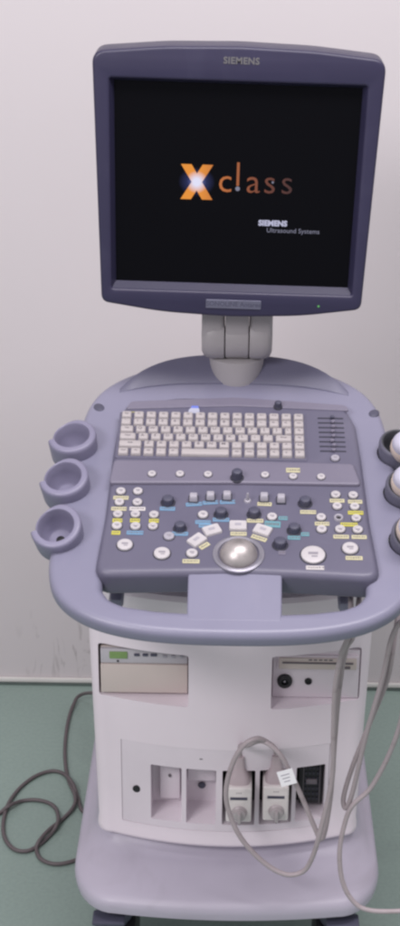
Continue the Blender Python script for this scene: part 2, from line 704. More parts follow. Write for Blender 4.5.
# footplate moulding
def base_ring(z, hw, yf, cr, back=2.46, bulge=0.012):
    pts = []
    n = 16
    xc = hw - cr
    for k in range(n + 1):
        x = -xc + 2 * xc * k / n
        pts.append((x, yf - bulge * (1 - (x / xc) ** 2), z))
    for k in range(1, 11):
        a = k / 10 * PI / 2
        pts.append((xc + cr * math.sin(a), yf + cr * 1.5 * (1 - math.cos(a)), z))
    pts += [(hw, back - 0.06, z), (hw - 0.06, back, z), (-hw + 0.06, back, z), (-hw, back - 0.06, z)]
    for k in range(1, 11):
        a = PI / 2 - (k - 1) / 10 * PI / 2
        pts.append((-xc - cr * math.sin(a), yf + cr * 1.5 * (1 - math.cos(a)), z))
    return pts


bm = bmesh.new()
loft(bm, [base_ring(*a) for a in (
    (0.199, 0.218, 1.815, 0.06), (0.2003, 0.226, 1.803, 0.065), (0.203, 0.233, 1.7945, 0.07), (0.206, 0.2365, 1.790, 0.07), (0.216, 0.2375, 1.789, 0.07),
    (0.224, 0.2365, 1.7905, 0.07), (0.2295, 0.234, 1.795, 0.07), (0.2325, 0.230, 1.803, 0.068), (0.2345, 0.226, 1.812, 0.066), (0.240, 0.221, 1.845, 0.06), (0.246, 0.216, 1.875, 0.05), (0.252, 0.211, 1.893, 0.045),
    (0.268, 0.207, 1.906, 0.04), (0.30, 0.203, 1.915, 0.035))])
base = obj('base', bm, 'base', mach, angle=50)

# casters
def caster(x, y):
    m = T(x, y, 0)
    bm = bmesh.new()
    loft(bm, [[(0.034 * s * math.cos(2 * PI * k / 20), 0.06 * s * math.sin(2 * PI * k / 20) + o, z) for k in range(20)] for s, o, z in ((0.75, 0.015, 0.105), (1, 0.01, 0.13), (1, 0, 0.165), (0.9, 0, 0.182), (0.4, 0, 0.186), (0.4, 0, 0.198))])
    c = obj('caster', bm, 'dark', mach, m)
    for s in (-1, 1):
        bm = bmesh.new()
        lathe(bm, [(0.001, -0.011), (0.05, -0.011), (0.058, -0.009), (0.06, -0.005), (0.06, 0.005), (0.058, 0.009), (0.05, 0.011), (0.001, 0.011)], 28, mat=Matrix.Rotation(PI / 2, 4, 'Y'))
        obj('wheel', bm, 'black', c, T(x + s * 0.022, y + 0.012, 0.0605))
    return c


for x in (-0.175, 0.175):
    for y in (1.90, 2.38):
        caster(x, y)
# brake pedals peeping out under the front edge
for s in (-1, 1):
    bm = bmesh.new()
    box(bm, (0, 0, 0), (0.05, 0.03, 0.008), 0.003)
    obj('brake_pedal', bm, 'dark', mach, T(0.178 * s, 1.806, 0.183))

# port panel with its five wells
bm = bmesh.new()
n = 22
px0, px1, pz0, pz1 = -0.1614, 0.1524, 0.3031, 0.4514
xs = [px0 + (px1 - px0) * k / n for k in range(n + 1)]
ring = [(x, yfront(x) + 0.0008) for x in xs] + [(x, 1.955) for x in reversed(xs)]
loft(bm, [[(x, y, z) for x, y in ring] for z in (pz0, pz1)])
wells = [(-0.117, -0.070), (-0.063, -0.018), (-0.0085, 0.0410), (0.0475, 0.0970), (0.1030, 0.1470)]
bm = boolean(bm, [cutbox(a, b, 1.7, 1.925 if i < 2 else 1.935, 0.3155, 0.4150, 0.002) for i, (a, b) in enumerate(wells)])
port = obj('port_panel', bm, 'port', mach, angle=28)
# blank plates in the first two wells, dark back walls in the rest
bm = bmesh.new()
box(bm, (-0.0895, 1.918, 0.37), (0.031, 0.012, 0.085), 0.002, mi=0)
lathe(bm, [(0.0001, 0.002), (0.0022, 0.002), (0.0026, 0)], 12, 1, T(-0.0895, 1.911, 0.372) @ Matrix.Rotation(PI / 2, 4, 'X'))
obj('port_blank', bm, ['port', 'ink'], port)
bm = bmesh.new()
box(bm, (-0.0405, 1.915, 0.390), (0.043, 0.018, 0.048), 0.002, mi=0)
lathe(bm, [(0.0001, 0.002), (0.0052, 0.002), (0.006, 0)], 16, 1, T(-0.0405, 1.923, 0.346) @ Matrix.Rotation(PI / 2, 4, 'X'))
obj('port_blank', bm, ['port', 'dark'], port)
for a, b in wells[2:]:
    bm = bmesh.new()
    box(bm, ((a + b) / 2, 1.931, 0.3653), (b - a - 0.001, 0.006, 0.098), 0.001, mi=0)
    if b > 0.12:
        xc = (a + b) / 2
        box(bm, (xc + 0.002, 1.917, 0.370), (0.036, 0.024, 0.084), 0.0015, mi=0)
        for k in range(7):
            for j in range(4):
                box(bm, (xc - 0.006 + j * 0.006, 1.9045, 0.338 + k * 0.0094), (0.0032, 0.002, 0.005), 0, mi=1)
        box(bm, (xc + 0.003, 1.9035, 0.3705), (0.017, 0.004, 0.009), 0.001, mi=2)
        for s in (-1, 1):
            box(bm, (xc + 0.003 + s * 0.0125, 1.9042, 0.366), (0.0012, 0.002, 0.074), 0, mi=2)
    obj('transducer_socket', bm, ['black', 'slot', 'ink'], port)
# small screw hole left of the wells
bm = bmesh.new()
lathe(bm, [(0.0001, 0.0016), (0.0045, 0.0016), (0.0062, 0.0008), (0.0066, 0)], 18, 0, T(-0.1385, yfront(-0.1385) + 0.0006, 0.366) @ Matrix.Rotation(PI / 2, 4, 'X'))
obj('jack_socket', bm, 'black', port)
# little white bits along the top of the panel
bm = bmesh.new()
box(bm, (-0.04, yfront(0.04) + 0.0015, 0.434), (0.006, 0.0016, 0.0026), 0.0006)
obj('port_marking', bm, 'ink', port)

# right-hand bay: disk drive slot, ECG socket and jack
bm = bmesh.new()
box(bm, (0.1275, 1.9035, 0.565), (0.128, 0.006, 0.0835), 0.002)
box(bm, (0.129, 1.8985, 0.5865), (0.119, 0.006, 0.0235), 0.0015)
dp = obj('drive_panel', bm, 'port', mach)
bm = bmesh.new()
box(bm, (0.129, 1.8945, 0.586), (0.114, 0.003, 0.019), 0.001, mi=0)
box(bm, (0.129, 1.8925, 0.588), (0.104, 0.002, 0.0024), 0, mi=1)
box(bm, (0.172, 1.8925, 0.5807), (0.01, 0.002, 0.004), 0.0006, mi=1)
for k in range(5):
    box(bm, (0.118 + k * 0.0075, 1.8932, 0.593), (0.0052, 0.001, 0.0022), 0, mi=2)
obj('disk_drive', bm, ['printer', 'ink', 'ink'], dp)
bm = bmesh.new()
X90 = Matrix.Rotation(PI / 2, 4, 'X')
lathe(bm, [(0.0001, 0.001), (0.0045, 0.001), (0.0052, 0.006), (0.0085, 0.007), (0.0108, 0.005), (0.0115, 0)], 26, 0, X90)
lathe(bm, [(0.0001, 0.004), (0.0016, 0.0036), (0.0018, 0.0005)], 12, 1, X90)
obj('round_socket', bm, ['black', 'button_grey'], dp, T(0.0815, 1.9005, 0.5525))
bm = bmesh.new()
lathe(bm, [(0.0001, 0.001), (0.003, 0.001), (0.0036, 0.003), (0.0052, 0.0025), (0.0056, 0)], 18, 0, X90)
obj('jack_socket', bm, 'black', dp, T(0.1165, 1.9005, 0.552))

# little lock knob hanging under the handle
bm = bmesh.new()
lathe(bm, [(0.0001, -0.004), (0.012, -0.004), (0.016, 0), (0.016, 0.004), (0.0001, 0.004)], 20, ex=1.5)
obj('latch', bm, 'cabinet', mach, T(-0.028, 1.862, 0.668) @ Matrix.Rotation(R(60), 4, 'X'))

# support between cabinet and deck
bm = bmesh.new()
box(bm, (0, 2.12, 0.775), (0.30, 0.42, 0.14), 0.02)
obj('deck_support', bm, 'cabinet', mach)
for s in (-1, 1):
    bm = bmesh.new()
    box(bm, (0, 0, 0), (0.02, 0.16, 0.024), 0.008)
    obj('support_arm', bm, 'shell', mach, T(s * 0.158, 1.88, 0.752) @ Matrix.Rotation(AL, 4, 'X'))

# --- deck shell with the hand bar (across, up slope)
half = [(0.0, -0.1145), (0.07, -0.1125), (0.125, -0.1055), (0.172, -0.091), (0.208, -0.068), (0.230, -0.039), (0.240, -0.003), (0.2415, 0.04), (0.239, 0.10), (0.234, 0.17), (0.228, 0.24), (0.2225, 0.30), (0.2135, 0.348), (0.193, 0.388), (0.156, 0.421), (0.105, 0.445), (0.05, 0.457)]
outl = [(x, y, 0) for x, y in half] + [(0.0, 0.460, 0)] + [(-x, y, 0) for x, y in reversed(half[1:])]
outl = [(p.x, p.y) for p in catmull(outl, 6, True)]


def hole(sgn):
    pts = [(0.058, -0.0735), (0.10, -0.0705), (0.14, -0.0635), (0.160, -0.0535), (0.171, -0.036), (0.1725, -0.012), (0.173, 0.05), (0.058, 0.05)]
    rr = [0.004, 0.03, 0.03, 0.03, 0.02, 0.02, 0.01, 0.004]
    pts = [(sgn * x + 0.004, y) for x, y in pts]
    return rpoly(pts, rr)


CUPS = []
for u, v, tilt, side in ((72, 435.5, 3, -4), (63.5, 476.5, 9, -5), (55.5, 525.5, 16, -6)):
    x, t = on_deck(u, v, 0.022)
    CUPS.append((x, t, tilt, side))
CUPS += [(-x + 0.008, t - 0.004, tilt, -side) for x, t, tilt, side in CUPS]


def cup_cutters(r):
    out = []
    for x, t, tilt, side in CUPS:
        c = bmesh.new()
        lathe(c, [(0.0001, -0.09), (r - 0.008, -0.09), (r, -0.01), (r, 0.03), (0.0001, 0.03)], 40)
        c.transform(T(x, t, 0.022) @ Matrix.Rotation(R(tilt), 4, 'X') @ Matrix.Rotation(R(side), 4, 'Y'))
        out.append(c)
    return out


bm = boolean(slab([outl, hole(-1), hole(1)], -0.027, 0.0, 0.0105, 4), cup_cutters(0.0322))
deck = obj('console_deck', bm, 'shell', mach, DECK, angle=40)

# rim skirt that deepens the shell behind the bar
bm = slab([[(x * 0.93, y * 0.97 + 0.012) for x, y in outl if y > 0.05]], -0.075, -0.0275, 0.01)
bm = boolean(bm, cup_cutters(0.0335))
obj('deck_underside', bm, 'shell', deck, DECK)

# centre grip plate joining panel front and hand bar
bm = slab([rpoly([(-0.0555, -0.092), (0.065, -0.092), (0.0665, 0.011), (-0.0565, 0.011)], 0.004)], -0.02, 0.0, 0.003)
obj('grip_plate', bm, 'shell', deck, DECK @ T(0, 0, 0.0088) @ Matrix.Rotation(R(5.6), 4, 'X'))

# dark oval caps on the shoulders
for u, v in ((99, 407), (374, 413)):
    x, t = on_deck(u, v, 0.001)
    bm = bmesh.new()
    lathe(bm, [(0.0001, 0.0012), (0.0075, 0.0012), (0.009, 0.0004), (0.0095, -0.001)], 22, ex=0.8, ey=1.0)
    obj('cap', bm, 'dark', deck, DECK @ T(x, t, 0.0004) @ Matrix.Rotation(-0.6 if u > 200 else 0.6, 4, 'Z'))

# rear cowl rising behind the panel towards the neck
bm = bmesh.new()
NC = 30
rows = []
for j, (f, h) in enumerate(((0.0, -0.004), (0.06, 0.002), (0.35, 0.010), (0.7, 0.018), (0.9, 0.021), (1.0, 0.017), (1.04, -0.004))):
    row = []
    for k in range(NC + 1):
        x = -0.172 + 0.344 * k / NC
        a = x / 0.18
        back = 0.448 - 0.075 * abs(a) ** 2.6
        front = 0.394 - 0.026 * abs(a) ** 3
        e = max(0.0, 1 - abs(x / 0.172) ** 6)
        row.append(bm.verts.new((x, front + (back - front) * f, h * e if h > 0 else h)))
    rows.append(row)
for a, b in zip(rows, rows[1:]):
    for k in range(NC):
        bm.faces.new((a[k], a[k + 1], b[k + 1], b[k]))
obj('rear_cowl', bm, 'cowl', deck, DECK)

# --- control panel
PN = 0.012
P = lambda u, v, n=PN: on_deck(u, v, n)
ol = [P(93.5, 574), P(105, 515), P(113, 452), P(119, 418), P(127, 401), P(180, 396), P(236, 396), P(300, 400), P(346, 407), P(356, 424), P(362, 460), P(370, 520), P(381.5, 579), P(300, 574.5), P(236, 572), P(170, 573)]
ol = rpoly(ol, [0.022, 0.3, 0.3, 0.05, 0.022, 0.1, 0.1, 0.1, 0.022, 0.05, 0.3, 0.3, 0.022, 0.2, 0.2, 0.2], 5)
bm = slab([ol], -0.03, PN, 0.0095, 4)
panel = obj('control_panel', bm, 'panel', mach, DECK, angle=45)

# lighter raised band between keyboard and controls
bl = rpoly([P(114, 462), P(236, 463), P(353, 466), P(361, 487), P(236, 485), P(109, 485)], [0.008, 0.2, 0.008, 0.006, 0.2, 0.006])
bm = slab([bl], PN - 0.004, PN + 0.005, 0.003)
obj('raised_band', bm, 'band', panel, DECK)
BN = PN + 0.005
# slim ledge over the keyboard
tl = rpoly([P(126, 409.5), P(236, 406.5), P(349, 411.5), P(346, 406), P(236, 398), P(131, 402)], [0.003, 0.2, 0.003, 0.01, 0.2, 0.01])
bm = slab([tl], PN - 0.002, PN + 0.0018, 0.0012)
obj('panel_ledge', bm, 'band', panel, DECK)

# keyboard
KP = 0.0180
KX0, KT1 = P(121.5, 414.2)[0] - 0.0005, P(200, 414.6)[1]
KX1, KT0 = P(306, 459)[0], P(200, 458.6)[1]
KP = (KX1 - KX0) / 15.0
KQ = (KT1 - KT0) / 6.0
kb = slab([rpoly([(KX0 - 0.002, KT0 - 0.002), (KX1 + 0.002, KT0 - 0.002), (KX1 + 0.002, KT1 + 0.002), (KX0 - 0.002, KT1 + 0.002)], 0.003)], PN - 0.003, PN + 0.0012, 0.0006)
kbd = obj('keyboard', kb, 'panel', mach, DECK)
LAY = [
    [(1, s) for s in 'Esc F1 F2 F3 F4 F5 F6 F7 F8 F9 F10 F11 F12 Ins Del'.split()],
    [(1, s) for s in '` 1 2 3 4 5 6 7 8 9 0 - = < Hm'.split()],
    [(1.25, 'Tab')] + [(1, s) for s in 'Q W E R T Y U I O P [ ]'.split()] + [(0.75, '\\'), (1, 'Pg')],
    [(1.5, 'Caps')] + [(1, s) for s in "A S D F G H J K L ; '".split()] + [(1.5, 'Enter'), (1, 'Pg')],
    [(2, 'Shift')] + [(1, s) for s in 'Z X C V B N M , . /'.split()] + [(1, 'Sh'), (1, '^'), (1, 'End')],
    [(1, s) for s in 'Ctrl Fn Alt - ='.split()] + [(4, '')] + [(1, s) for s in 'Alt Ctrl ~ < v >'.split()],
]
for r, row in enumerate(LAY):
    x = KX0
    yc = KT1 - (r + 0.5) * KQ
    for w, s in row:
        ww, hh = w * KP - 0.0035, KQ - 0.0036
        bm = bmesh.new()
        k0 = []
        for sx, sy, z in ((1.0, 1.0, 0.0), (0.97, 0.97, 0.0026), (0.88, 0.86, 0.0052), (0.80, 0.78, 0.0056)):
            a, b = ww / 2 - (1 - sx) * 0.0075, hh / 2 - (1 - sy) * 0.0075
            k0.append([(px, py, z) for px, py in rpoly([(-a, -b), (a, -b), (a, b), (-a, b)], 0.0016, 3)])
        loft(bm, k0)
        if s:
            text_into(bm, s, 0.0074 if len(s) == 1 else 0.0042, T(0.0 if len(s) > 1 else -0.0012, 0.0004, 0.0056), 1, 0.0001, 0.00015)
        obj('key', bm, ['key', 'ink'], kbd, DECK @ T(x + w * KP / 2, yc, PN + 0.0014), 50)
        x += w * KP


# --- controls on the panel
def put(u, v, n=PN, rot=0.0):
    x, t = on_deck(u, v, n)
    return DECK @ T(x, t, n) @ Matrix.Rotation(R(rot), 4, 'Z')


PXM = 1 / 715.0   # metres per measured unit at the panel


def push_button(u, v, w, kind='white', n=PN, glyph=True, h=0.0035):
    r = w * PXM / 2
    bm = bmesh.new()
    mi = 0
    lathe(bm, [(r * 1.12, -0.001), (r * 1.12, 0.0006), (r * 1.02, 0.0008)], 24, 1)
    if kind == 'ring':
        lathe(bm, [(r, 0.0006), (r * 0.98, h * 0.8), (r * 0.9, h), (r * 0.68, h), (r * 0.55, h * 0.7), (0.0001, h * 0.62)], 24, 0)
    else:
        lathe(bm, [(r, 0.0006), (r * 0.98, h * 0.75), (r * 0.88, h), (r * 0.5, h * 1.06), (0.0001, h * 1.08)], 24, 0)
    if glyph:
        box(bm, (0, r * 0.05, h * (1.08 if kind != 'ring' else 0.7)), (r * 0.8, r * 0.28, 0.0003), 0, mi=2)
        box(bm, (r * 0.1, -r * 0.3, h * (1.06 if kind != 'ring' else 0.7)), (r * 0.5, r * 0.16, 0.0003), 0, mi=2)
    return obj('push_button', bm, ['button_grey' if kind == 'grey' else 'button', 'slot', 'glyph'], panel, put(u, v, n))


def strip(u, v, w, colour, rot=0.0, h=3.6, n=PN):
    bm = bmesh.new()
    W_, H_ = w * PXM, h * PXM * 1.45
    box(bm, (0, 0, 0.0004), (W_, H_, 0.0009), 0.0003, 1, 0)
    # rows of tiny printed marks, too small to read
    k = -W_ / 2 + 0.0016
    while k < W_ / 2 - 0.0018:
        l = random.uniform(0.0008, 0.0026)
        box(bm, (k + l / 2, random.uniform(-0.0002, 0.0002), 0.0009), (l * 0.8, H_ * 0.34, 0.0002), 0, mi=1)
        k += l + 0.0007
    return obj('button_label', bm, [colour, 'ink'], panel, put(u, v, n, rot), recalc=True)


def knob(u, v, d=13, n=PN, h=0.0105):
    r = d * 0.84 * PXM / 2
    bm = bmesh.new()
    lathe(bm, [(r * 1.25, -0.001), (r * 1.25, 0.0008), (r * 1.05, 0.0012)], 28, 1)
    lathe(bm, [(r * 0.98, 0.001), (r * 0.94, h * 0.3), (r * 0.86, h * 0.82), (r * 0.78, h * 0.95), (r * 0.62, h), (0.0001, h * 1.02)], 28, 0)
    for k in range(14):
        a = 2 * PI * k / 14
        box(bm, (r * 0.9 * math.cos(a), r * 0.9 * math.sin(a), h * 0.5), (r * 0.14, r * 0.10, h * 0.72), 0, mi=0, rot=Matrix.Rotation(a, 4, 'Z'))
    return obj('knob', bm, ['dark', 'slot'], panel, put(u, v + 2, n))


def rocker(u, v, thin=False):
    bm = bmesh.new()
    if thin:
        lathe(bm, [(0.005, 0), (0.0045, 0.002), (0.0026, 0.003), (0.0018, 0.0125), (0.001, 0.0145), (0.0001, 0.0148)], 16, 0)
    else:
        box(bm, (0, 0, 0.0008), (0.0135, 0.0145, 0.0026), 0.0008, mi=1)
        loft(bm, [[(px, py + o, z) for px, py in rpoly([(-a, -b), (a, -b), (a, b), (-a, b)], 0.0018, 3)] for a, b, o, z in ((0.0056, 0.0058, 0, 0.001), (0.0054, 0.0054, 0.0005, 0.007), (0.0048, 0.004, 0.0008, 0.0095), (0.0036, 0.003, 0.0008, 0.0102))])
    return obj('rocker_switch', bm, ['button_grey', 'slot'], panel, put(u, v + 3))


def square_key(u, v, rot, w=17, hgt=12.5):
    bm = bmesh.new()
    a, b = w * PXM / 2, hgt * PXM / 2
    loft(bm, [[(px, py, z) for px, py in rpoly([(-p, -q), (p, -q), (p, q), (-p, q)], 0.0022, 4)] for p, q, z in ((a, b, -0.001), (a, b, 0.0024), (a * 0.93, b * 0.92, 0.0037), (a * 0.8, b * 0.78, 0.0034))])
    box(bm, (0, b * 0.15, 0.0036), (a * 0.7, b * 0.5, 0.0003), 0, mi=1)
    return obj('set_key', bm, ['button', 'button_grey'], panel, put(u, v, PN, rot), 50)


for u, v, w, k in ((121, 492, 9.5, 'white'), (138, 492, 9.5, 'white'), (119.5, 503, 9.5, 'white'), (137.5, 503, 9.5, 'ring'), (118, 515, 9.5, 'ring'), (135.5, 515, 9.5, 'ring'), (154, 515.5, 9.5, 'ring'),
                   (117, 526.5, 10, 'white'), (135.5, 527, 10, 'ring'), (153, 527, 9.5, 'ring'), (125, 545.5, 15, 'white'), (162, 554, 15.5, 'white'), (169, 537, 10.5, 'grey'),
                   (203, 515.5, 10, 'white'), (272, 517.5, 10, 'white'), (192, 554, 11, 'white'),
                   (335.5, 495.5, 9.5, 'ring'), (353, 496, 9.5, 'ring'), (337, 507, 9.5, 'white'), (354.5, 507.5, 9.5, 'white'), (321, 518, 9.5, 'white'), (356, 519, 9.5, 'ring'),
                   (321.5, 530, 10, 'white'), (340, 530, 10, 'ring'), (357.5, 530.5, 10, 'ring'), (313, 555.5, 23, 'white'), (350, 549, 15.5, 'white')):
    push_button(u, v, w, k)
bm = bmesh.new()
lathe(bm, [(0.0001, 0.0004), (0.0032, 0.0004), (0.004, 0.003), (0.0058, 0.0034), (0.0066, 0.002), (0.0068, -0.001)], 24, 0)
lathe(bm, [(0.0001, 0.001), (0.003, 0.0009)], 16, 1)
obj('push_button', bm, ['button_grey', 'black'], panel, put(338.5, 518.5))
push_button(335, 459, 9, 'grey')
for u, v in ((152, 474.5), (180, 474.5), (208, 475), (265, 475.5), (293, 477), (321, 477.5)):
    push_button(u, v, 8.2, 'white', BN, True, 0.003)
for a in ((121, 498, 15, 'cream'), (119, 509, 15, 'cream'), (137.5, 509, 15.5, 'white_l'), (117.5, 520.7, 9.5, 'yellow'), (135, 520.7, 9.5, 'yellow'), (154, 521, 9.5, 'yellow'), (116, 533, 8.5, 'yellow'),
          (135, 533, 16, 'blue'), (167.5, 509, 15, 'blue'), (180, 534, 15.5, 'blue'), (194, 504.5, 16, 'blue', 6), (210.5, 502.8, 15, 'blue', 6), (227.5, 502.3, 15, 'blue', 4), (264.5, 504.3, 14, 'cream', -2),
          (221, 520, 16, 'blue'), (255, 521, 16, 'cream'), (203, 522.5, 15, 'blue'), (205.5, 526, 13, 'blue'), (283, 518.5, 9, 'teal'), (272.5, 524.5, 15.5, 'teal', -3, 6), (238.5, 534, 15.5, 'cream'),
          (259, 538.3, 15.5, 'cream', -24), (204.5, 546, 11, 'cream', 42), (191, 561.5, 16, 'cream'), (308, 512.3, 15.5, 'cream'), (294, 538, 12, 'teal'), (305, 534.5, 8, 'teal'),
          (337, 501, 14.5, 'cream'), (355, 502, 14, 'cream'), (355.5, 513, 15, 'yellow'), (322, 524, 14, 'cream'), (349, 524.8, 16.5, 'yellow'), (341, 537, 15, 'cream'), (359, 537.3, 14.5, 'cream'),
          (315, 568, 17, 'white_l'), (354, 558.3, 16, 'cream'), (282, 553, 7, 'band')):
    strip(*a)
strip(293, 470.5, 14, 'cream', 0, 4.6, BN)
strip(132, 413.2, 13, 'yellow', 0, 2.6)
for u, v, d in ((168, 501, 14), (180, 527, 13), (221, 513, 14), (254, 513, 14), (305, 502, 14), (294, 529, 14), (280, 543.5, 15)):
    knob(u, v, d)
knob(237, 476, 13, BN, 0.014)
# joystick knob over the keyboard
knob(278, 405, 9, PN + 0.001, 0.010)
for u, v in ((193.5, 497), (210.5, 495.5), (227, 495), (264, 496.5), (281, 498)):
    rocker(u, v)
rocker(247.5, 498, True)
for u, v, r_ in ((212, 531, 24), (238, 526.5, 0), (262.5, 531, -24), (197, 541, 46)):
    square_key(u, v, r_)
# lit key over the keyboard
bm = bmesh.new()
loft(bm, [[(x, y, z) for x, y in rpoly([(-0.0085, -0.0062), (0.0085, -0.0062), (0.0072, 0.0006), (-0.0052, 0.0006)], 0.0014, 3)] for z in (-0.003, 0.0012)], mi=1)
loft(bm, [[(x, y, z) for x, y in rpoly([(-0.0052, 0.0006), (0.0072, 0.0006), (0.0062, 0.0062), (-0.0032, 0.0062)], 0.0014, 3)] for z in (-0.003, 0.0012)], mi=0)
obj('lit_key', bm, ['led', 'led_white'], panel, put(194, 409, PN + 0.0025))
# trackball
bm = bmesh.new()
lathe(bm, [(0.0345, -0.001), (0.034, 0.0018), (0.031, 0.003), (0.0275, 0.0022), (0.0262, -0.002)], 40, 0)
tb = obj('trackball_ring', bm, 'ring', panel, put(238.5, 554.5))
bm = bmesh.new()
bmesh.ops.create_uvsphere(bm, u_segments=40, v_segments=24, radius=0.0262)
tbb = obj('trackball', bm, 'ball', panel, put(238.5, 554.5) @ T(0, 0, -0.006))
# gain sliders
for k in range(8):
    v = 418.5 + k * 4.7
    x0 = P(317.5 + k * 0.35, v)
    x1 = P(343 + k * 0.45, v + 0.3)
    xm = P(331.5 + k * 0.3 + random.uniform(-1.2, 1.2), v)
    w = x1[0] - x0[0]
    bm = bmesh.new()
    box(bm, (0, 0, 0.0002), (w, 0.0026, 0.0009), 0.0003, mi=0)
    box(bm, (xm[0] - (x0[0] + w / 2), 0, 0.0028), (0.0056, 0.0052, 0.0046), 0.0012, mi=1)
    obj('gain_slider', bm, ['slot', 'band' if k else 'dark'], panel, DECK @ T(x0[0] + w / 2, xm[1], PN))

# --- neck
NX = 0.003
bm = bmesh.new()
lathe(bm, [(0.031, -0.02), (0.0355, 0.005), (0.0395, 0.022), (0.0415, 0.042), (0.041, 0.047), (0.036, 0.050), (0.02, 0.051), (0.02, 0.09), (0.0001, 0.09)], 36)
obj('neck_collar', bm, 'neck', mach, T(NX, 2.152, 0.925))
HINGE = T(NX, 2.138, 1.010)
YX = Matrix.Rotation(PI / 2, 4, 'Y')
nk = bmesh.new()
lathe(nk, [(0.0001, -0.0175), (0.033, -0.0175), (0.0352, -0.0168), (0.0358, -0.015), (0.0358, 0.015), (0.0352, 0.0168), (0.033, 0.0175), (0.0001, 0.0175)], 32, mat=YX)
box(nk, (0, -0.002, 0.045), (0.0345, 0.064, 0.09), 0.003)
neck = obj('neck_hinge', nk, 'neck', mach, HINGE)
for s in (-1, 1):
    e = bmesh.new()
    lathe(e, [(0.0001, s * 0.0184), (0.0335, s * 0.0184), (0.0362, s * 0.0192), (0.0368, s * 0.021), (0.0368, s * 0.036), (0.0355, s * 0.044), (0.032, s * 0.0495), (0.026, s * 0.0525), (0.0001, s * 0.0535)], 32, mat=YX)
    box(e, (s * 0.0355, 0.0, 0.045), (0.034, 0.066, 0.09), 0.008, 3)
    obj('hinge_cheek', e, 'neck', neck, HINGE)

# --- monitor
MON = T(-0.003, 2.05, 1.257) @ Matrix.Rotation(R(1.0), 4, 'Y')
FRONT = MON @ Matrix.Rotation(PI / 2, 4, 'X')     # 2-D outline (x, z); +local z towards the viewer
ol = [(-0.1855, -0.1745), (-0.10, -0.187), (0, -0.1915), (0.10, -0.187), (0.1855, -0.1745), (0.1972, 0.1755), (0.10, 0.1845), (0, 0.1872), (-0.10, 0.1845), (-0.1972, 0.1755)]
ol = rpoly(ol, [0.013, 0.5, 0.5, 0.5, 0.013, 0.019, 0.5, 0.5, 0.5, 0.019], 7)
hl = rpoly([(-0.1705, -0.1535), (0.1705, -0.1535), (0.1735, 0.1405), (-0.1735, 0.1405)], 0.004)
bm = slab([ol, hl], -0.055, 0.0, 0.0045, 3)
mon = obj('monitor', bm, 'bezel', mach, FRONT, angle=40)
# rear shell
bm = bmesh.new()


def mring(sx, sz, y, cz=0):
    return [(x * sx, y, z * sz + cz) for x, z in ol]


loft(bm, [mring(0.975, 0.975, 0.05), mring(0.965, 0.965, 0.075), mring(0.90, 0.90, 0.10), mring(0.74, 0.74, 0.135, 0.004), mring(0.68, 0.68, 0.16, 0.006), mring(0.6, 0.6, 0.166, 0.006)])
obj('rear_shell', bm, 'bezel', mon, MON, angle=40)
# sloping inner lip
bm = bmesh.new()
a = [(-0.1707, -0.1537), (0.1707, -0.1537), (0.1737, 0.1407), (-0.1737, 0.1407)]
b = [(-0.1655, -0.1455), (0.1655, -0.1455), (0.1685, 0.1362), (-0.1685, 0.1362)]
loft(bm, [[(x, y, -0.003) for x, y in a], [(x, y, -0.013) for x, y in b], [(x, y, -0.018) for x, y in b], [(x * 1.02, y * 1.02, -0.018) for x, y in a]], False, False)
obj('screen_lip', bm, 'bezel_in', mon, FRONT)
# screen with what it shows
bm = bmesh.new()
loft(bm, [[(x * 1.008, -yy, z * 1.008 + 0.0) for x, z in b] for yy in (-0.014, -0.02)], mi=0)
YT = -0.0  # writing lies just proud of the glass (glass front at local y = +0.014)
UP = Matrix.Rotation(PI / 2, 4, 'X')


def scr(x, z, d=0.0137):
    return T(x, d, z) @ UP


def stroke(bm, p, q, w0, mi):
    d = Vector((q[0] - p[0], 0, q[1] - p[1])).normalized()
    s = Vector((1, 0, 0)) * (w0 / 2)
    vs = []
    for c, sg in ((p, -1), (p, 1), (q, 1), (q, -1)):
        vs.append(Vector((c[0], 0, c[1])) + s * sg)
    fr = [bm.verts.new(v + Vector((0, 0.0134, 0))) for v in vs]
    bk = [bm.verts.new(v + Vector((0, 0.0139, 0))) for v in vs]
    for f in (fr, list(reversed(bk))):
        bm.faces.new(f).material_index = mi
    for k in range(4):
        bm.faces.new((fr[k], bk[k], bk[(k + 1) % 4], fr[(k + 1) % 4])).material_index = mi


LX, LZ = -0.0535, 0.0
hw, hh = 0.0150, 0.0245
stroke(bm, (LX - hw, LZ + hh), (LX + hw, LZ - hh), 0.0145, 1)
n0 = len(bm.verts)
stroke(bm, (LX + hw, LZ + hh), (LX - hw, LZ - hh), 0.0145, 1)
bm.verts.ensure_lookup_table()
for v in bm.verts[n0:]:
    v.co.y -= 0.0002
for ch, cx in (('c', -0.0140), ('l', 0.0035), ('a', 0.0250), ('s', 0.0480), ('s', 0.0720)):
    text_into(bm, ch, 0.049, scr(cx, LZ + 0.002 + (0.0088 if ch == 'l' else 0)), 1, -0.0003, 0.0002)
# little sparks on the word
for cx, cz, rr in ((0.0035, -0.0075, 0.0032), (0.0520, 0.003, 0.0016)):
    lathe(bm, [(0.0001, 0.0003), (rr, 0.0002), (rr, 0)], 14, 3, scr(cx, cz, 0.0132))
text_into(bm, 'SIEMENS', 0.0105, scr(0.0545, -0.0555), 2, 0.00055, 0.0002, spacing=1.03)
text_into(bm, 'Ultrasound Systems', 0.0093, scr(0.0835, -0.0655), 3, 0.0, 0.0002)
obj('screen', bm, ['screen', 'logo', 'white_text', 'dim_text'], mon, MON, recalc=True)
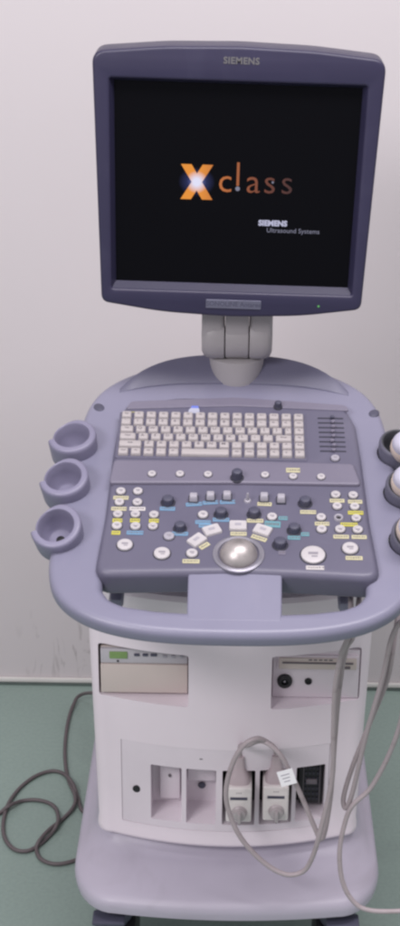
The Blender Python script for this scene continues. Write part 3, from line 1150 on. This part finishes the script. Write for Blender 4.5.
# lettering and badge on the bezel
bm = bmesh.new()
text_into(bm, 'SIEMENS', 0.0122, T(0.003, 0.1685, 0.0003), 0, 0.0004, 0.0003, spacing=1.08)
obj('maker_lettering', bm, 'brand_ink', mon, FRONT)
bm = slab([rpoly([(-0.0395, -0.0065), (0.0395, -0.0065), (0.0395, 0.0065), (-0.0395, 0.0065)], 0.0015)], -0.0005, 0.0014, 0.0006)
text_into(bm, 'SONOLINE Antares', 0.0093, T(0, 0.0002, 0.0014), 1, 0.0002, 0.0002)
for f in bm.faces:
    pass
obj('nameplate', bm, ['plate', 'plate_ink'], mon, FRONT @ T(0.003, -0.1715, 0.0))
bm = bmesh.new()
lathe(bm, [(0.0001, 0.0008), (0.0014, 0.0006), (0.0017, 0)], 12)
obj('power_light', bm, 'led_soft', mon, FRONT @ T(0.1245, -0.1705, 0))

# --- probe cups on both flanks
def cup(x, t, n, tilt, side, dark=False, name='probe_cup'):
    m = DECK @ T(x, t, n) @ Matrix.Rotation(R(tilt), 4, 'X') @ Matrix.Rotation(R(side), 4, 'Y')
    # a C-shaped collar: thick from the outer side round the front, thinning towards the back where the cable slot is
    sgn = -1 if x < 0 else 1
    bm = bmesh.new()
    n = 96
    cols = []
    for k in range(n):
        d = 360.0 * k / n                     # 0 = outer side, growing towards the front
        if d < 3:
            f = 0.0
        elif d < 235:
            f = 1.0
        else:
            f = max(0.0, 1 - (d - 235) / 75.0)
            f = f * f * (3 - 2 * f)
        a = PI + R(d) if sgn < 0 else -R(d)
        a += R(12) * (1 if sgn < 0 else -1)
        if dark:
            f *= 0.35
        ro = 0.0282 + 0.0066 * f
        zt = -0.0015 + 0.0025 * f
        drop = 0.016 + 0.022 * f * (0.5 + 0.5 * math.cos(R(d - 60)))
        prof = [(0.0045, -0.050), (0.022, -0.050), (ro - 0.005, -0.046), (ro - 0.001, -drop), (ro, -0.006), (ro - 0.0004, zt - 0.002), (ro - 0.0022, zt), (ro * 0.5 + 0.0125, zt + 0.0006), (0.0256, zt), (0.0244, zt - 0.0022), (0.0226, -0.016), (0.0180, -0.033), (0.0150, -0.036), (0.0045, -0.0365)]
        cols.append([bm.verts.new((r_ * math.cos(a), r_ * math.sin(a), z_)) for r_, z_ in prof])
    for k in range(n):
        p, q = cols[k], cols[(k + 1) % n]
        for j in range(len(p)):
            j2 = (j + 1) % len(p)
            fc = bm.faces.new((p[j], q[j], q[j2], p[j2]))
            fc.material_index = 1 if dark and 7 <= j <= 12 else 0
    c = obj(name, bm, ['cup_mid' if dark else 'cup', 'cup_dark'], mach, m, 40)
    b2 = bmesh.new()
    lathe(b2, [(0.0001, 0.0006), (0.0052, 0.0006), (0.0060, 0.0003), (0.0062, -0.001)], 16)
    obj('drain_hole', b2, 'black', c, m @ T(0.0, -0.001, -0.0364))
    # bracket tying it to the deck
    b3 = bmesh.new()
    box(b3, (0, 0, 0), (0.022, 0.03, 0.018), 0.005)
    obj('cup_bracket', b3, 'shell', c, DECK @ T(x - sgn * 0.038, t + 0.004, -0.019))
    return m


CN = 0.022
rc = []
for k, (x, t, tilt, side) in enumerate(CUPS):
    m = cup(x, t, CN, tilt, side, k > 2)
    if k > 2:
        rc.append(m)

# ------------------------------------------------------------------ probes: head in a right-hand cup, cable, plug in the port panel
def probe_head(root, m, scale=1.0):
    bm = bmesh.new()
    lathe(bm, [(0.0001, -0.014), (0.009, -0.014), (0.0115, -0.012), (0.013, -0.006), (0.0165, 0.002), (0.0225, 0.012), (0.0255, 0.022), (0.0255, 0.030), (0.024, 0.033), (0.0001, 0.034)], 36, ex=1.0, ey=0.86)
    h = obj('transducer_head', bm, 'probe', root, m)
    bm = bmesh.new()
    lathe(bm, [(0.0245, 0.0325), (0.0245, 0.037), (0.0225, 0.043), (0.017, 0.048), (0.009, 0.0505), (0.0001, 0.051)], 36, ex=1.0, ey=0.86)
    obj('lens', bm, 'lens', h, m)


def connector(root, xc):
    yb = yfront(xc)
    m = T(xc, yb + 0.012, 0.3695)
    bm = bmesh.new()
    box(bm, (0, 0.0, 0), (0.0385, 0.07, 0.062), 0.003, 3)
    c = obj('connector', bm, 'conn', root, m)
    bm = bmesh.new()
    box(bm, (0, -0.0351, 0.0125), (0.026, 0.0006, 0.0052), 0.0002, 1)
    text_into(bm, 'SIEMENS', 0.0058, T(0, -0.0355, 0.0125) @ X90, 1, 0.00018, 0.0001, spacing=1.02)
    for k in range(3):
        box(bm, (-0.003 + k * 0.003, -0.0352, 0.0225), (0.0018, 0.0004, 0.0014), 0, mi=0)
    obj('printed_marking', bm, ['marking', 'dark'], c, m)
    bm = bmesh.new()
    lathe(bm, [(0.0001, 0.010), (0.0075, 0.010), (0.0095, 0.009), (0.0102, 0.003), (0.012, 0.001), (0.0122, 0)], 26, 0, X90)
    box(bm, (0, -0.014, 0), (0.005, 0.007, 0.018), 0.0015, mi=0)
    lathe(bm, [(0.0001, 0.001), (0.0022, 0.001), (0.0026, 0)], 12, 1, T(0, -0.0118, -0.0105) @ X90)
    obj('lock_knob', bm, ['knob_metal', 'black'], c, m @ T(0.001, -0.035, -0.013))
    bm = bmesh.new()
    loft(bm, [[(px, py + o, z) for px, py in rpoly([(-a, -b), (a, -b), (a, b), (-a, b)], min(a, b) * 0.7, 4)] for a, b, o, z in ((0.0165, 0.03, 0.0, 0.026), (0.016, 0.026, -0.002, 0.036), (0.0125, 0.016, -0.008, 0.044), (0.0088, 0.0095, -0.010, 0.051), (0.0078, 0.008, -0.0105, 0.062), (0.0065, 0.0068, -0.011, 0.072))])
    obj('strain_relief', bm, 'boot', c, m)
    return m @ Vector((0, -0.011, 0.070))


def cable(root, pts, r=0.0037):
    bm = bmesh.new()
    tube(bm, pts, r, 10)
    return obj('cable', bm, 'cable', root, angle=60)


G = 'probes standing head up in the right-hand cups'
def probe_root(i, label):
    m = rc[i]
    r = thing('ultrasound_probe', label, 'ultrasound probe', m @ Vector((0, 0, -0.05)), G)
    probe_head(r, m @ T(*((0.008, -0.012, -0.016), (-0.001, -0.004, -0.013), (-0.003, -0.003, -0.009))[i]) @ Matrix.Rotation(R((16, 8, 4)[i]), 4, 'X'))
    return r, m


# first probe: plug in the left of the two used sockets
r1, m1 = probe_root(0, 'ivory probe in the upper right cup, plugged into the socket left of the tagged plug')
p = connector(r1, 0.0165)
A = at_y
q = m1 @ Vector((0, 0, -0.05))
cable(r1, [p, p + Vector((0.001, -0.003, 0.022)), A(248, 745, 1.82), A(262, 741, 1.80), A(278, 752, 1.79), A(290, 772, 1.79), A(303, 800, 1.79), A(314, 826, 1.785), A(320.5, 839, 1.78), A(325.5, 828, 1.78),
           A(331, 790, 1.78), A(335, 735, 1.77), A(339, 690, 1.75), A(345.5, 650, 1.73), A(356, 622, 1.73), q + Vector((-0.03, 0.02, -0.07)), q + Vector((0, 0, -0.03)), q])
r2, m2 = probe_root(1, 'ivory probe in the middle right cup, its plug beside the black open socket')
p = connector(r2, 0.0720)
q = m2 @ Vector((0, 0, -0.05))
cable(r2, [p, p + Vector((-0.002, -0.006, 0.014)), A(270, 744, 1.81), A(257, 738.5, 1.79), A(243, 746, 1.785), A(232, 765, 1.785), A(226, 790, 1.785), A(229, 812, 1.785), A(241, 838, 1.78), A(262, 861, 1.775), A(284, 874, 1.77), A(302, 872, 1.77), A(312, 858, 1.765),
           A(321, 828, 1.76), A(332, 778, 1.76), A(333.5, 730, 1.75), A(335, 690, 1.735), A(341, 655, 1.72), A(350, 625, 1.71), q + Vector((-0.06, 0.02, -0.06)), q + Vector((0, 0, -0.03)), q])
r3, m3 = probe_root(2, 'ivory probe in the lower right cup, its cable hanging past the base')
q = m3 @ Vector((0, 0, -0.05))
cable(r3, [q, q + Vector((0.0, 0.01, -0.04)), A(394, 640, 1.74), A(387, 680, 1.75), A(371, 720, 1.77), A(353, 765, 1.785), A(343.5, 797, 1.785), A(346, 808, 1.78), A(353, 790, 1.775), A(366, 735, 1.76), A(382, 680, 1.74), A(391, 640, 1.72),
           A(402, 622, 1.71), A(408, 650, 1.715), A(404, 705, 1.74), A(393, 745, 1.76), A(372, 786, 1.77), A(352, 806, 1.77), A(344, 826, 1.77), A(339.5, 852, 1.765), A(342, 880, 1.76), A(352, 900, 1.755), A(368, 910, 1.75), A(400, 911, 1.75), A(430, 906, 1.75), Vector((0.36, 1.77, 0.12)), Vector((0.41, 1.80, 0.02)), Vector((0.47, 1.84, 0.0046)), Vector((0.60, 1.92, 0.0046)), Vector((0.78, 1.93, 0.0046))], 0.0036)
# white tag hanging on the first cable
tb_ = at_y(287, 776, 1.785)
bm = bmesh.new()
box(bm, (0, 0, 0), (0.0235, 0.0012, 0.0235), 0.0003, 1, mi=0)
for k in range(3):
    box(bm, (-0.001, -0.0008, 0.005 - k * 0.005), (0.013 - 0.002 * k, 0.0004, 0.0012), 0, mi=1)
tg = obj('cable_tag', bm, ['tag', 'button_grey'], r1, T(*tb_) @ Matrix.Rotation(R(-20), 4, 'Y') @ Matrix.Rotation(R(-14), 4, 'X') @ T(0, -0.006, 0))

# ------------------------------------------------------------------ video printer in the left bay
pr = thing('video_printer', 'beige video printer with small green display in the left bay', 'printer', (-0.127, 1.97, 0.526))
bm = bmesh.new()
box(bm, (-0.1265, 1.99, 0.5655), (0.129, 0.17, 0.076), 0.002)
pb = obj('case', bm, 'printer', pr)
bm = bmesh.new()
box(bm, (-0.1265, 1.9035, 0.5902), (0.128, 0.007, 0.0245), 0.0015)
ps = obj('front_strip', bm, 'printer_top', pr)
bm = bmesh.new()
box(bm, (-0.1265, 1.9025, 0.5527), (0.1285, 0.009, 0.0485), 0.0015)
pd = obj('paper_door', bm, 'printer', pr)
bm = bmesh.new()
box(bm, (0, 0, 0), (0.0265, 0.002, 0.0115), 0.0006)
obj('display', bm, 'lcd', ps, T(-0.164, 1.8992, 0.5925))
for k, w in enumerate((0.008, 0.008, 0.0095, 0.006, 0.006, 0.006)):
    bm = bmesh.new()
    box(bm, (0, 0, 0), (w, 0.003, 0.0042), 0.0008)
    obj('button', bm, 'dark' if k < 3 else 'button_grey', ps, T(-0.137 + k * 0.0125 + (0.004 if k > 2 else 0), 1.8992, 0.5935 - (0.002 if k > 2 else 0)))
bm = bmesh.new()
box(bm, (0, 0, 0), (0.003, 0.003, 0.0022), 0.0006)
obj('power_button', bm, 'black', ps, T(-0.165, 1.8992, 0.5822))

# ------------------------------------------------------------------ power cord on the floor
f = lambda u, v, z=0.0042: at_z(u, v, z)
pts = [Vector((-0.1, 2.40, 0.30)), Vector((-0.215, 2.50, 0.15)), f(83, 694, 0.03), f(73, 706, 0.008), f(67, 728), f(65, 755), f(68, 778), f(75, 795, 0.010), f(74, 806, 0.008), f(64, 818), f(50, 829, 0.010), f(40, 840, 0.012), f(36.5, 849), f(41, 859), f(55, 864), f(73, 861), f(96, 850), f(104, 832),
       f(92, 818), f(82, 810), f(78, 798), f(73, 784, 0.013), f(64, 774), f(52, 771), f(36, 776), f(21, 787), f(9, 803, 0.006), f(3.5, 822), f(5, 838), f(14, 849), f(27, 851), f(39, 845, 0.005), f(51, 834, 0.005), f(58, 822, 0.013), f(57, 811), f(50, 803.5), f(37, 800), f(22, 801), f(9, 806, 0.013), f(0, 813), f(-20, 828), f(-45, 830)]
bm = bmesh.new()
tube(bm, pts, 0.0037, 10)
cord = obj('power_cord', bm, 'cord', None, angle=60)
tag(cord, 'dark grey power cord lying in loose loops on the green floor', 'cable')
